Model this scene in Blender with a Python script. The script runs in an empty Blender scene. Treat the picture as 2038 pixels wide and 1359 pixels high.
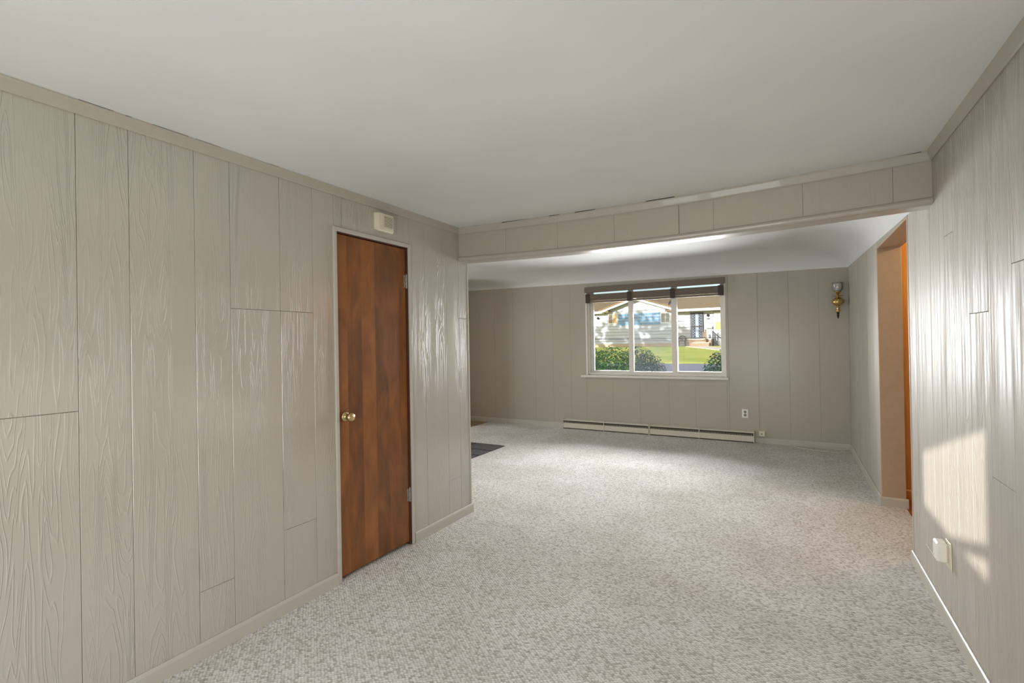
import bpy, math, random
from mathutils import Vector, Matrix
random.seed(7)
S = bpy.context.scene
COL = S.collection

# ------------------------------------------------------------------ camera
F_PX, YAW, PITCH, ROLL = 964.27, .5203, .0041, -.0175
def _dir(u, v):
    cr, sr = math.cos(-ROLL), math.sin(-ROLL)
    u, v = cr*u - sr*v, sr*u + cr*v
    zr = math.cos(PITCH) + v*math.sin(PITCH); Z = math.sin(PITCH) - v*math.cos(PITCH)
    c, s = math.cos(YAW), math.sin(YAW)
    return Vector((c*u - s*zr, s*u + c*zr, Z))
fw = _dir(0, 0); ax = _dir(1, 0) - fw; ay = fw - _dir(0, 1)
cam_d = bpy.data.cameras.new('camera'); cam = bpy.data.objects.new('camera', cam_d); COL.objects.link(cam)
cam_d.sensor_fit = 'HORIZONTAL'; cam_d.sensor_width = 36.0; cam_d.lens = 36.0*F_PX/2038.0
cam_d.clip_start = .02; cam_d.clip_end = 500
M4 = Matrix((ax.normalized(), ay.normalized(), -fw.normalized())).transposed().to_4x4()
M4.translation = (0, 0, 1.4)
cam.matrix_world = M4
S.camera = cam

# ------------------------------------------------------------------ light
SUN_DIR = Vector((.5, 1.0, -.285)).normalized()
W = bpy.data.worlds.new('world'); S.world = W; W.use_nodes = True
wn = W.node_tree; wn.nodes.clear()
wo = wn.nodes.new('ShaderNodeOutputWorld'); wb = wn.nodes.new('ShaderNodeBackground')
sky = wn.nodes.new('ShaderNodeTexSky'); sky.sky_type = 'NISHITA'; sky.sun_disc = False
sky.sun_elevation = math.radians(22); sky.sun_rotation = math.atan2(-SUN_DIR.x, -SUN_DIR.y)
sky.air_density = 1.0; sky.dust_density = 1.5
wb.inputs['Strength'].default_value = .14
wn.links.new(sky.outputs[0], wb.inputs[0]); wn.links.new(wb.outputs[0], wo.inputs[0])

def lamp(kind, name, loc, energy, color=(1, 1, 1), direction=None, **kw):
    d = bpy.data.lights.new(name, kind); d.energy = energy; d.color = color
    for k, v in kw.items(): setattr(d, k, v)
    o = bpy.data.objects.new(name, d); COL.objects.link(o); o.location = loc
    if direction is not None: o.rotation_euler = Vector(direction).to_track_quat('-Z', 'Y').to_euler()
    return o
lamp('SUN', 'sun', (0, 0, 30), 5.6, (1.0, .96, .90), SUN_DIR, angle=math.radians(.6))
# daylight entering by the window behind the camera
lamp('AREA', 'daylight_back_window', (-.84, -1.22, .85), 46, (.98, .99, 1.0), (0, 1, .05), shape='RECTANGLE', size=1.7, size_y=1.4)
# daylight entering by the picture window
lamp('AREA', 'daylight_front_window', (-1.79, 7.333+.48, 1.40), 120, (.98, .99, 1.0), (0, -1, -.30), shape='RECTANGLE', size=2.0, size_y=1.02, spread=math.radians(125))

# daylight entering by the dining window at the left end of the far room, out of frame
lamp('AREA', 'daylight_dining_window', (-8.2, 4.9, 1.45), 105, (.98, .99, 1.0), (1, .06, .02), shape='RECTANGLE', size=1.0, size_y=1.3)

S.view_settings.view_transform = 'Standard'; S.view_settings.look = 'None'
S.view_settings.exposure = 0.45; S.view_settings.gamma = 1.0; S.view_settings.use_curve_mapping = False
S.cycles.use_denoising = True
S.cycles.max_bounces = 10; S.cycles.diffuse_bounces = 6; S.cycles.glossy_bounces = 4; S.cycles.transparent_max_bounces = 16
S.cycles.sample_clamp_indirect = 6.0
S.cycles.caustics_reflective = False; S.cycles.caustics_refractive = False

# ------------------------------------------------------------------ dimensions (metres, eye at 0,0,1.4)
XL, XR, YB, YF, HC = -2.332, .6465, 3.219, 7.333, 2.348
YBK, YEND_L, YEND_R, YJ = -1.0, 3.34, 3.84, 5.03      # back wall, wall ends, far jamb of doorway
XRO = XR + .155

# ------------------------------------------------------------------ materials
def srgb(r, g, b):
    f = lambda c: (c/255)/12.92 if c/255 <= .04045 else ((c/255+.055)/1.055)**2.4
    return (f(r), f(g), f(b), 1)
class NT:
    def __init__(s, name):
        s.m = bpy.data.materials.new(name); s.m.use_nodes = True
        s.t = s.m.node_tree; s.n = s.t.nodes; s.b = s.n['Principled BSDF']; s.out = s.n['Material Output']
    def new(s, t, **kw):
        nd = s.n.new('ShaderNode'+t)
        for k, v in kw.items(): setattr(nd, k, v)
        return nd
    def lk(s, a, b): s.t.links.new(a, b)
    def setin(s, nd, **kw):
        for k, v in kw.items(): nd.inputs[k.replace('_', ' ')].default_value = v
    def math(s, op, a, b=None, c=None):
        nd = s.new('Math', operation=op)
        for i, v in enumerate((a, b, c)):
            if v is None: continue
            if isinstance(v, (int, float)): nd.inputs[i].default_value = v
            else: s.lk(v, nd.inputs[i])
        return nd.outputs[0]
    def noise(s, vec, scale, detail=2, rough=.5, dist=0.):
        nd = s.new('TexNoise'); nd.inputs['Scale'].default_value = scale; nd.inputs['Detail'].default_value = detail
        nd.inputs['Roughness'].default_value = rough; nd.inputs['Distortion'].default_value = dist
        if vec is not None: s.lk(vec, nd.inputs['Vector'])
        return nd
    def ramp(s, fac, stops):
        nd = s.new('ValToRGB'); cr = nd.color_ramp
        while len(cr.elements) < len(stops): cr.elements.new(.5)
        for e, (p, c) in zip(cr.elements, stops): e.position = p; e.color = c
        s.lk(fac, nd.inputs[0]); return nd.outputs[0]
    def bump(s, h, strength, dist, normal=None):
        nd = s.new('Bump'); nd.inputs['Strength'].default_value = strength; nd.inputs['Distance'].default_value = dist
        s.lk(h, nd.inputs['Height'])
        if normal is not None: s.lk(normal, nd.inputs['Normal'])
        return nd.outputs[0]
def plain(name, col, rough=.5, metal=0., spec=.5, noise=0., bump=0., nscale=30, coat=0.):
    n = NT(name); b = n.b
    b.inputs['Base Color'].default_value = col; b.inputs['Roughness'].default_value = rough
    b.inputs['Metallic'].default_value = metal; b.inputs['Specular IOR Level'].default_value = spec
    b.inputs['Coat Weight'].default_value = coat
    tc = n.new('TexCoord'); nz = n.noise(tc.outputs['Object'], nscale, 3)
    a = tuple(max(0, c*(1-noise)) for c in col[:3])+(1,); z = tuple(min(1, c*(1+noise)) for c in col[:3])+(1,)
    n.lk(n.ramp(nz.outputs[0], [(.3, a), (.7, z)]), b.inputs['Base Color'])
    if bump: n.lk(n.bump(nz.outputs[0], bump, .002), b.inputs['Normal'])
    return n.m

def paint_panel(name, col, grain, rough=.33, coat=.45, crough=.2, fibre=.12, spec=.5, streak=0.):
    """semi-gloss paint over wood panelling whose grain still shows as relief"""
    n = NT(name); tc = n.new('TexCoord'); oi = n.new('ObjectInfo')
    sep = n.new('SeparateXYZ'); n.lk(tc.outputs['Object'], sep.inputs[0])
    across = n.math('ADD', sep.outputs[0], sep.outputs[1])
    rnd = n.math('MULTIPLY', oi.outputs['Random'], 37.0)
    cmb = n.new('CombineXYZ'); n.lk(n.math('MULTIPLY', across, 13.0), cmb.inputs[0])
    n.lk(n.math('MULTIPLY', sep.outputs[2], .95), cmb.inputs[1]); n.lk(rnd, cmb.inputs[2])
    field = n.noise(cmb.outputs[0], 1.0, 2.0, .45, .35)
    rings = n.math('SINE', n.math('MULTIPLY', field.outputs[0], 125.0))
    line = n.math('POWER', n.math('MULTIPLY_ADD', rings, .5, .5), 8.0)
    mask_n = n.noise(cmb.outputs[0], .55, 1.5, .5)
    mask = n.ramp(mask_n.outputs[0], [(.38, (.08, .08, .08, 1)), (.60, (1, 1, 1, 1))])
    # fine straight fibres
    cf = n.new('CombineXYZ'); n.lk(n.math('MULTIPLY', across, 120.0), cf.inputs[0]); n.lk(n.math('MULTIPLY', sep.outputs[2], 5.0), cf.inputs[1]); n.lk(rnd, cf.inputs[2])
    fib = n.noise(cf.outputs[0], 1.0, 2.0, .6)
    soft = n.noise(tc.outputs['Object'], 9.0, 2.0)
    h = n.math('ADD', n.math('MULTIPLY', n.math('MULTIPLY', line, mask), 1.0), n.math('MULTIPLY', fib.outputs[0], fibre))
    h = n.math('ADD', h, n.math('MULTIPLY', soft.outputs[0], .4))
    n.lk(n.bump(h, 1.0, .0026*grain), n.b.inputs['Normal'])
    big = n.noise(tc.outputs['Object'], 1.3, 2.0)
    a = tuple(c*.965 for c in col[:3])+(1,); z = tuple(min(1, c*1.03) for c in col[:3])+(1,)
    n.lk(n.ramp(big.outputs[0], [(.3, a), (.7, z)]), n.b.inputs['Base Color'])
    n.setin(n.b, Roughness=rough, Specular_IOR_Level=spec, Coat_Weight=coat, Coat_Roughness=crough, Coat_IOR=1.8)
    if streak:   # brush-marked gloss: long vertical streaks of duller and shinier paint
        cs = n.new('CombineXYZ'); n.lk(n.math('MULTIPLY', across, 46.0), cs.inputs[0]); n.lk(n.math('MULTIPLY', sep.outputs[2], 1.3), cs.inputs[1]); n.lk(rnd, cs.inputs[2])
        sn = n.noise(cs.outputs[0], 1.0, 3.0, .6)
        n.lk(n.math('MULTIPLY_ADD', sn.outputs[0], streak, rough-streak*.5), n.b.inputs['Roughness'])
        n.lk(n.math('MULTIPLY', n.ramp(sn.outputs[0], [(.42, (1, 1, 1, 1)), (.58, (0, 0, 0, 1))]), coat*2), n.b.inputs['Coat Weight'])
    return n.m

WALLC = srgb(180, 174, 163)
M = {}
M['panel_left'] = paint_panel('painted_panelling_rough', WALLC, .62, .38, 1.0, .15)
M['panel_right'] = paint_panel('painted_panelling_right', WALLC, 1.0, .54, .13, .32, .5, .45, .6)
M['panel_far'] = paint_panel('painted_panelling_smooth', srgb(172, 166, 153), .10, .42, .15)
M['beam'] = paint_panel('painted_beam', srgb(175, 168, 156), .10, .42, .2)
M['core'] = plain('groove_paint', srgb(146, 139, 128), .6, noise=.04)
M['trim'] = plain('painted_trim', srgb(186, 181, 171), .38, noise=.02, bump=.12, nscale=18, coat=.15)
M['jamb_warm_glow'] = plain('jamb_paint_warm_glow', srgb(176, 152, 126), .45, noise=.03)  # warm kitchen light is mixed into the jamb colour
M['crown'] = plain('crown_paint', srgb(174, 168, 157), .4, noise=.02, bump=.1, nscale=18, coat=.2)
M['gap'] = plain('dark_gap', srgb(40, 36, 32), .9)
M['white_frame'] = plain('white_window_vinyl', srgb(226, 222, 214), .38, noise=.03, nscale=12)
M['cream'] = plain('cream_plastic', srgb(222, 216, 194), .4, noise=.02)
M['white_plastic'] = plain('white_plastic', srgb(235, 233, 226), .35, noise=.02)
M['socket_grey'] = plain('grey_green_socket', srgb(128, 136, 124), .45, noise=.03)
M['slot'] = plain('dark_slot', srgb(45, 46, 42), .7)
M['heater'] = plain('cream_heater_enamel', srgb(206, 199, 184), .4, noise=.02)
M['heater_dark'] = plain('heater_louvre_dark', srgb(70, 63, 55), .7)
M['brass'] = plain('polished_brass', srgb(206, 178, 112), .2, 1.0, noise=.05)
M['brass_knob'] = plain('satin_brass', srgb(212, 190, 140), .25, 1.0, noise=.05)
M['black_metal'] = plain('blackened_metal', srgb(35, 30, 24), .4, .6, noise=.1)
M['steel'] = plain('painted_steel_hinge', srgb(150, 146, 138), .45, .5, noise=.3, nscale=90)
M['blind'] = plain('grey_brown_blind', srgb(112, 101, 89), .55, noise=.08, nscale=40, bump=.2)
M['blind_tape'] = plain('blind_tape', srgb(66, 58, 50), .8, noise=.1)
M['cable'] = plain('grey_cable', srgb(196, 192, 182), .5, noise=.05)

def ceiling_mat():
    n = NT('ceiling_white'); tc = n.new('TexCoord')
    nz = n.noise(tc.outputs['Object'], 260, 3, .6); n2 = n.noise(tc.outputs['Object'], 2.0, 2)
    n.lk(n.ramp(n2.outputs[0], [(.3, srgb(211, 213, 212)), (.7, srgb(217, 219, 218))]), n.b.inputs['Base Color'])
    n.lk(n.bump(nz.outputs[0], .18, .002), n.b.inputs['Normal']); n.setin(n.b, Roughness=.75)
    return n.m
M['ceiling'] = ceiling_mat()

def carpet_mat():
    n = NT('berber_carpet'); tc = n.new('TexCoord')
    mp = n.new('Mapping'); mp.inputs['Rotation'].default_value = (0, 0, math.radians(45)); mp.inputs['Scale'].default_value = (1.0, 1.3, 1.0)
    n.lk(tc.outputs['Object'], mp.inputs['Vector'])
    v = n.new('TexVoronoi', feature='F1'); v.inputs['Scale'].default_value = 66; v.inputs['Randomness'].default_value = .42
    n.lk(mp.outputs[0], v.inputs['Vector'])
    sepc = n.new('SeparateColor'); n.lk(v.outputs['Color'], sepc.inputs[0])
    fine = n.noise(tc.outputs['Object'], 320, 2, .6)
    big = n.noise(tc.outputs['Object'], 1.6, 3)
    base = n.ramp(sepc.outputs[0], [(.0, srgb(204, 200, 195)), (.2, srgb(226, 224, 221)), (.5, srgb(240, 239, 237)), (1., srgb(248, 248, 247))])
    gap = n.ramp(v.outputs['Distance'], [(.38, (1, 1, 1, 1)), (.72, srgb(206, 203, 199))])
    def mul(a, b, fac=1.0):
        mx = n.new('Mix', data_type='RGBA', blend_type='MULTIPLY'); mx.inputs[0].default_value = fac
        n.lk(a, mx.inputs[6]); n.lk(b, mx.inputs[7]); return mx.outputs[2]
    fl = n.ramp(fine.outputs[0], [(.35, srgb(222, 220, 218)), (.6, (1, 1, 1, 1))])
    bg = n.ramp(big.outputs[0], [(.3, srgb(236, 233, 230)), (.65, (1, 1, 1, 1))])
    n.lk(mul(mul(mul(base, gap), fl), bg), n.b.inputs['Base Color'])
    h = n.math('ADD', n.math('MULTIPLY', n.math('SUBTRACT', 1.0, v.outputs['Distance']), 1.0), n.math('MULTIPLY', fine.outputs[0], .35))
    n.lk(n.bump(h, .65, .006), n.b.inputs['Normal'])
    n.setin(n.b, Roughness=.95, Specular_IOR_Level=.1)
    return n.m
M['carpet'] = carpet_mat()

def wood_mat(name, dark, mid, light, axis_scale, rough=.35, coat=.3, scale=1.0):
    n = NT(name); tc = n.new('TexCoord'); mp = n.new('Mapping'); mp.inputs['Scale'].default_value = axis_scale
    n.lk(tc.outputs['Object'], mp.inputs['Vector'])
    a = n.noise(mp.outputs[0], 2.2*scale, 4, .55, 1.2); bnz = n.noise(mp.outputs[0], 14*scale, 3, .6, .4)
    f = n.math('ADD', n.math('MULTIPLY', a.outputs[0], .78), n.math('MULTIPLY', bnz.outputs[0], .22))
    n.lk(n.ramp(f, [(.30, dark), (.50, mid), (.70, light)]), n.b.inputs['Base Color'])
    n.lk(n.bump(bnz.outputs[0], .05, .001), n.b.inputs['Normal'])
    n.setin(n.b, Roughness=rough, Coat_Weight=coat, Coat_Roughness=.2)
    return n.m
def door_mat():
    n = NT('stained_birch_door'); tc = n.new('TexCoord')
    sep = n.new('SeparateXYZ'); n.lk(tc.outputs['Object'], sep.inputs[0])
    # veneer leaves: strips about 11 cm wide, each with its own tone
    strip = n.math('FLOOR', n.math('MULTIPLY', sep.outputs[1], 8.7))
    wn_ = n.new('TexWhiteNoise', noise_dimensions='1D'); n.lk(strip, wn_.inputs['W'])
    cmb = n.new('CombineXYZ'); n.lk(n.math('MULTIPLY', sep.outputs[1], 6.0), cmb.inputs[0]); n.lk(n.math('MULTIPLY', sep.outputs[2], 2.6), cmb.inputs[1]); n.lk(n.math('MULTIPLY', strip, 3.7), cmb.inputs[2])
    blotch = n.noise(cmb.outputs[0], 1.0, 4, .55, 1.0)
    cf = n.new('CombineXYZ'); n.lk(n.math('MULTIPLY', sep.outputs[1], 90.0), cf.inputs[0]); n.lk(n.math('MULTIPLY', sep.outputs[2], 3.0), cf.inputs[1])
    fib = n.noise(cf.outputs[0], 1.0, 3, .6)
    f = n.math('ADD', n.math('ADD', n.math('MULTIPLY', blotch.outputs[0], .62), n.math('MULTIPLY', wn_.outputs[0], .16)), n.math('MULTIPLY', fib.outputs[0], .18))
    n.lk(n.ramp(f, [(.24, srgb(84, 48, 18)), (.48, srgb(130, 78, 31)), (.70, srgb(158, 100, 46))]), n.b.inputs['Base Color'])
    n.setin(n.b, Roughness=.36, Coat_Weight=.15, Coat_Roughness=.25)
    return n.m
M['door'] = door_mat()
M['jamb_dark'] = plain('stained_jamb', srgb(78, 44, 28), .5, noise=.15)
M['oak_floor'] = wood_mat('oak_floor', srgb(112, 78, 42), srgb(146, 106, 60), srgb(168, 126, 78), (.6, 6, 1))
M['kitchen_wood'] = wood_mat('orange_pine_panelling', srgb(190, 122, 48), srgb(212, 144, 62), srgb(226, 162, 78), (6, 6, .6), .4)
M['kitchen_floor'] = wood_mat('kitchen_floor_wood', srgb(120, 62, 26), srgb(150, 84, 36), srgb(170, 100, 48), (1, 6, 1), .4)
M['kitchen_paint'] = plain('kitchen_cream_paint', srgb(214, 196, 168), .6, noise=.02)
M['slate'] = plain('grey_slate', srgb(78, 77, 77), .7, noise=.25, bump=.8, nscale=14)
M['grout'] = plain('slate_joint', srgb(34, 34, 36), .9)

def glass_mat(name, haze=0., tint=(1, 1, 1, 1), hazecol=(.55, .6, .68, 1)):
    n = NT(name); n.n.remove(n.b)
    tr = n.new('BsdfTransparent'); tr.inputs[0].default_value = tint
    gl = n.new('BsdfGlossy'); gl.inputs['Roughness'].default_value = .02
    fr = n.new('Fresnel'); fr.inputs[0].default_value = 1.45
    mx = n.new('MixShader'); n.lk(fr.outputs[0], mx.inputs[0]); n.lk(tr.outputs[0], mx.inputs[1]); n.lk(gl.outputs[0], mx.inputs[2])
    last = mx.outputs[0]
    if haze:
        df = n.new('BsdfDiffuse'); df.inputs[0].default_value = hazecol
        tc = n.new('TexCoord'); nz = n.noise(tc.outputs['Object'], 5, 3)
        m2 = n.new('MixShader'); n.lk(n.math('MULTIPLY', nz.outputs[0], haze*2), m2.inputs[0]); n.lk(last, m2.inputs[1]); n.lk(df.outputs[0], m2.inputs[2]); last = m2.outputs[0]
    n.lk(last, n.out.inputs[0]); return n.m
M['glass'] = glass_mat('window_glass', .012)
M['glass_hazy'] = glass_mat('hazy_window_glass', .09)
M['glass_shade'] = glass_mat('clear_shade_glass', .16, (.95, .95, .94, 1), (.8, .8, .8, 1))
# outdoors
M['siding'] = plain('white_siding', srgb(188, 194, 202), .6, noise=.02, nscale=3)
M['blue_shingle'] = plain('blue_shingle', srgb(104, 150, 190), .7, noise=.08, nscale=4)
M['roof_shingle'] = plain('tan_roof_shingle', srgb(120, 102, 72), .9, noise=.2, nscale=6)
M['fascia'] = plain('white_fascia', srgb(232, 232, 230), .5, noise=.02)
M['soffit'] = plain('tan_soffit', srgb(150, 132, 98), .7, noise=.05)
M['foundation'] = plain('tan_foundation', srgb(190, 172, 146), .8, noise=.08, nscale=5)
M['house_glass'] = plain('house_window_dark', srgb(92, 96, 88), .15, noise=.2, nscale=3)
M['curtain'] = plain('tan_curtain', srgb(196, 160, 112), .8, noise=.06, nscale=4)
M['storm_panel'] = plain('storm_door_panel', srgb(132, 148, 170), .3, noise=.1, nscale=8)
M['iron'] = plain('wrought_iron', srgb(44, 42, 44), .5, .3, noise=.1)
M['brick'] = plain('tan_brick', srgb(150, 126, 106), .85, noise=.12, nscale=9)
M['mortar'] = plain('pale_mortar', srgb(206, 192, 176), .9, noise=.06)
M['post_wood'] = plain('brown_post_wood', srgb(128, 102, 80), .7, noise=.12)
M['chair_plastic'] = plain('brown_chair_plastic', srgb(92, 72, 60), .5, noise=.06)
M['asphalt'] = plain('grey_asphalt', srgb(140, 142, 150), .9, noise=.06, nscale=4)
M['concrete'] = plain('pale_concrete', srgb(222, 212, 190), .85, noise=.06, nscale=6)
def grass_mat():
    n = NT('lawn_grass'); tc = n.new('TexCoord'); a = n.noise(tc.outputs['Object'], .45, 3); b = n.noise(tc.outputs['Object'], 14, 3, .7)
    f = n.math('ADD', n.math('MULTIPLY', a.outputs[0], .65), n.math('MULTIPLY', b.outputs[0], .35))
    n.lk(n.ramp(f, [(.32, srgb(150, 166, 72)), (.5, srgb(186, 194, 92)), (.66, srgb(216, 200, 120))]), n.b.inputs['Base Color'])
    n.lk(n.bump(b.outputs[0], .6, .03), n.b.inputs['Normal']); n.setin(n.b, Roughness=.9, Specular_IOR_Level=.1); return n.m
M['grass'] = grass_mat()
def leaf_mat(name, c1, c2):
    n = NT(name); tc = n.new('TexCoord'); nz = n.noise(tc.outputs['Object'], 16, 2)
    n.lk(n.ramp(nz.outputs[0], [(.3, c1), (.7, c2)]), n.b.inputs['Base Color']); n.setin(n.b, Roughness=.5, Specular_IOR_Level=.4); return n.m
M['leaf_bright'] = leaf_mat('bright_hedge_leaves', srgb(58, 112, 44), srgb(112, 168, 80))
M['leaf_dark'] = leaf_mat('dark_shrub_leaves', srgb(40, 82, 58), srgb(84, 132, 96))
M['bark'] = plain('bark', srgb(92, 76, 60), .9, noise=.2)

# ------------------------------------------------------------------ mesh helpers
class MB:
    def __init__(s): s.v = []; s.f = []
    def add(s, vs, fs):
        o = len(s.v); s.v += [tuple(p) for p in vs]; s.f += [tuple(i+o for i in q) for q in fs]; return s
    def box(s, x0, x1, y0, y1, z0, z1):
        vs = [(x, y, z) for x in (x0, x1) for y in (y0, y1) for z in (z0, z1)]
        return s.add(vs, [(0, 1, 3, 2), (4, 6, 7, 5), (0, 4, 5, 1), (2, 3, 7, 6), (0, 2, 6, 4), (1, 5, 7, 3)])
    def cbox(s, x0, x1, y0, y1, z0, z1, c=.003):
        """box with all edges chamfered"""
        X = (x0, x1); Y = (y0, y1); Z = (z0, z1); vs = []; idx = {}
        for i in (0, 1):
            for j in (0, 1):
                for k in (0, 1):
                    sx, sy, sz = (c if i == 0 else -c), (c if j == 0 else -c), (c if k == 0 else -c)
                    for a, p in (('x', (X[i], Y[j]+sy, Z[k]+sz)), ('y', (X[i]+sx, Y[j], Z[k]+sz)), ('z', (X[i]+sx, Y[j]+sy, Z[k]))):
                        idx[(i, j, k, a)] = len(vs); vs.append(p)
        fs = []
        g = lambda i, j, k, a: idx[(i, j, k, a)]
        for i in (0, 1):
            q = (g(i, 0, 0, 'x'), g(i, 1, 0, 'x'), g(i, 1, 1, 'x'), g(i, 0, 1, 'x')); fs.append(q if i else q[::-1])
            q = (g(0, i, 0, 'y'), g(0, i, 1, 'y'), g(1, i, 1, 'y'), g(1, i, 0, 'y')); fs.append(q if i else q[::-1])
            q = (g(0, 0, i, 'z'), g(1, 0, i, 'z'), g(1, 1, i, 'z'), g(0, 1, i, 'z')); fs.append(q if i else q[::-1])
        for a in (0, 1):
            for b in (0, 1):
                fs.append((g(a, b, 0, 'x'), g(a, b, 1, 'x'), g(a, b, 1, 'y'), g(a, b, 0, 'y')))
                fs.append((g(a, 0, b, 'x'), g(a, 1, b, 'x'), g(a, 1, b, 'z'), g(a, 0, b, 'z')))
                fs.append((g(0, a, b, 'y'), g(1, a, b, 'y'), g(1, a, b, 'z'), g(0, a, b, 'z')))
        for i in (0, 1):
            for j in (0, 1):
                for k in (0, 1): fs.append((g(i, j, k, 'x'), g(i, j, k, 'y'), g(i, j, k, 'z')))
        return s.add(vs, fs)
    def prism(s, poly, axis, a0, a1):
        """poly: list of 2-D points; axis 'x' -> (y,z), 'y' -> (x,z), 'z' -> (x,y)"""
        def P(p, a): return {'x': (a, p[0], p[1]), 'y': (p[0], a, p[1]), 'z': (p[0], p[1], a)}[axis]
        k = len(poly); vs = [P(p, a0) for p in poly]+[P(p, a1) for p in poly]
        fs = [(i, (i+1) % k, k+(i+1) % k, k+i) for i in range(k)]+[tuple(range(k))[::-1], tuple(range(k, 2*k))]
        return s.add(vs, fs)
    def lathe(s, prof, seg=20, origin=(0, 0, 0), axis='z'):
        vs = []; fs = []; n = len(prof)
        for i in range(seg):
            a = 2*math.pi*i/seg
            for r, h in prof:
                p = (r*math.cos(a), r*math.sin(a), h)
                if axis == 'x': p = (p[2], p[0], p[1])
                elif axis == 'y': p = (p[0], p[2], p[1])
                vs.append((p[0]+origin[0], p[1]+origin[1], p[2]+origin[2]))
        for i in range(seg):
            for j in range(n-1): fs.append((i*n+j, ((i+1) % seg)*n+j, ((i+1) % seg)*n+j+1, i*n+j+1))
        return s.add(vs, fs)
    def tube(s, pts, r, seg=8):
        pts = [Vector(p) for p in pts]; vs = []; fs = []
        for i, p in enumerate(pts):
            t = (pts[min(i+1, len(pts)-1)]-pts[max(i-1, 0)]).normalized()
            u = t.cross(Vector((0, 0, 1)));  u = u if u.length > 1e-3 else t.cross(Vector((1, 0, 0)))
            u.normalize(); w = t.cross(u)
            rr = r[i] if isinstance(r, (list, tuple)) else r
            for k in range(seg):
                a = 2*math.pi*k/seg; vs.append(p+rr*(math.cos(a)*u+math.sin(a)*w))
        for i in range(len(pts)-1):
            for k in range(seg): fs.append((i*seg+k, i*seg+(k+1) % seg, (i+1)*seg+(k+1) % seg, (i+1)*seg+k))
        fs += [tuple(range(seg))[::-1], tuple((len(pts)-1)*seg+k for k in range(seg))]
        return s.add(vs, fs)
    def obj(s, name, mat, parent=None, smooth=False, off=None):
        me = bpy.data.meshes.new(name)
        vs = s.v if off is None else [(p[0]-off[0], p[1]-off[1], p[2]-off[2]) for p in s.v]
        me.from_pydata(vs, [], s.f); me.materials.append(M[mat] if isinstance(mat, str) else mat)
        import bmesh
        bm = bmesh.new(); bm.from_mesh(me); bmesh.ops.recalc_face_normals(bm, faces=bm.faces); bm.to_mesh(me); bm.free()
        if smooth:
            for p in me.polygons: p.use_smooth = True
        me.update()
        o = bpy.data.objects.new(name, me); COL.objects.link(o)
        if parent is not None: o.parent = parent
        return o
def tag(o, label=None, cat=None, group=None, kind=None):
    if label: o['label'] = label
    if cat: o['category'] = cat
    if group: o['group'] = group
    if kind: o['kind'] = kind
    return o
def struct(o, label=None): return tag(o, label, kind='structure')
def thing(name, label, cat, loc, group=None):
    o = bpy.data.objects.new(name, None); COL.objects.link(o); o.location = loc; o.empty_display_size = .1
    return tag(o, label, cat, group)
def part(mb, name, mat, root, smooth=False, label=None):
    """mesh given in world coordinates, stored relative to its (unrotated) thing"""
    loc = Vector(root.location); p = root.parent
    while p is not None: loc += Vector(p.location); p = p.parent
    o = mb.obj(name, mat, root, smooth, off=loc)
    if label: o['label'] = label
    return o

# ------------------------------------------------------------------ room shell
def sag(x, y=YB):
    u = min(1, max(0, (x-XL)/(XR-XL)))
    return .033*math.sin(math.pi*u)*min(1, max(0, y/YB))**2
PT = .008   # plank thickness
def plank(parent, mat, plane, val, sgn, a0, a1, z0, z1, gap=.0014, c=.0012):
    """one board on a wall; its front lies at `val`, the room is on the `sgn` side"""
    a0 += gap/2; a1 -= gap/2; z0 += gap/2; z1 -= gap/2
    b = val-sgn*PT; m = val-sgn*c; vs = []
    for d, i in ((b, 0), (m, 0), (val, c)):
        for a, z in ((a0+i, z0+i), (a1-i, z0+i), (a1-i, z1-i), (a0+i, z1-i)):
            vs.append((d, a, z) if plane == 'x' else (a, d, z))
    fs = [(8, 9, 10, 11), (0, 3, 2, 1)]
    for l in (0, 4):
        for k in range(4): fs.append((l+k, l+(k+1) % 4, l+4+(k+1) % 4, l+4+k))
    return MB().add(vs, fs).obj('plank', mat, parent)

# floor
fl = MB()
fl.box(-4.7, XRO, YBK, YF, -.12, 0)
floor = struct(fl.obj('floor', 'carpet'), 'light grey and beige looped berber carpet across both rooms')
struct(MB().box(-8.0, -4.7, YEND_L, YF, -.12, -.004).obj('floor_dining', 'oak_floor'), 'brown oak floor past the left edge of the carpet')
kf = MB(); kf.box(XRO, 3.4, 3.0, 5.4, -.12, -.004)
struct(kf.obj('floor_kitchen', 'kitchen_floor'), 'orange wood floor beyond the doorway')

# ceilings
def grid_surface(nx, ny, fn):
    mb = MB(); vs = [fn(i/nx, j/ny) for j in range(ny+1) for i in range(nx+1)]
    fs = [(j*(nx+1)+i, j*(nx+1)+i+1, (j+1)*(nx+1)+i+1, (j+1)*(nx+1)+i) for j in range(ny) for i in range(nx)]
    return mb.add(vs, fs)
cl = grid_surface(24, 16, lambda u, v: (XL-.12+(XR-XL+.24)*u, YBK+(YB+.12-YBK)*v, HC-sag(XL+(XR-XL)*u, YBK+(YB+.12-YBK)*v)))
cl.box(XL-.12, XRO, YBK-.2, YB+.12, HC+.03, HC+.15)
struct(cl.obj('ceiling', 'ceiling', smooth=False), 'flat white ceiling over the near room')
for p in bpy.data.objects['ceiling'].data.polygons: p.use_smooth = True
HF = 2.52
def zc_right(y): return 2.155+(y-3.83)*.036
def zc_far(x): return 2.281+(XR-x)*.017
fc = MB(); fc.box(-8.0, XRO+.1, YEND_L-.1, YF+.15, HF, HF+.14)
ceil_far = struct(fc.obj('ceiling_living_room', 'ceiling'), 'white coved ceiling of the far room')
def cove_far(u, v):
    x = -8.0+(XR+8.0)*u; a = v*math.pi/2; z0 = zc_far(x)
    return (x, YF-.62*(1-math.cos(a)), z0+(HF+.002-z0)*math.sin(a))
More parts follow.
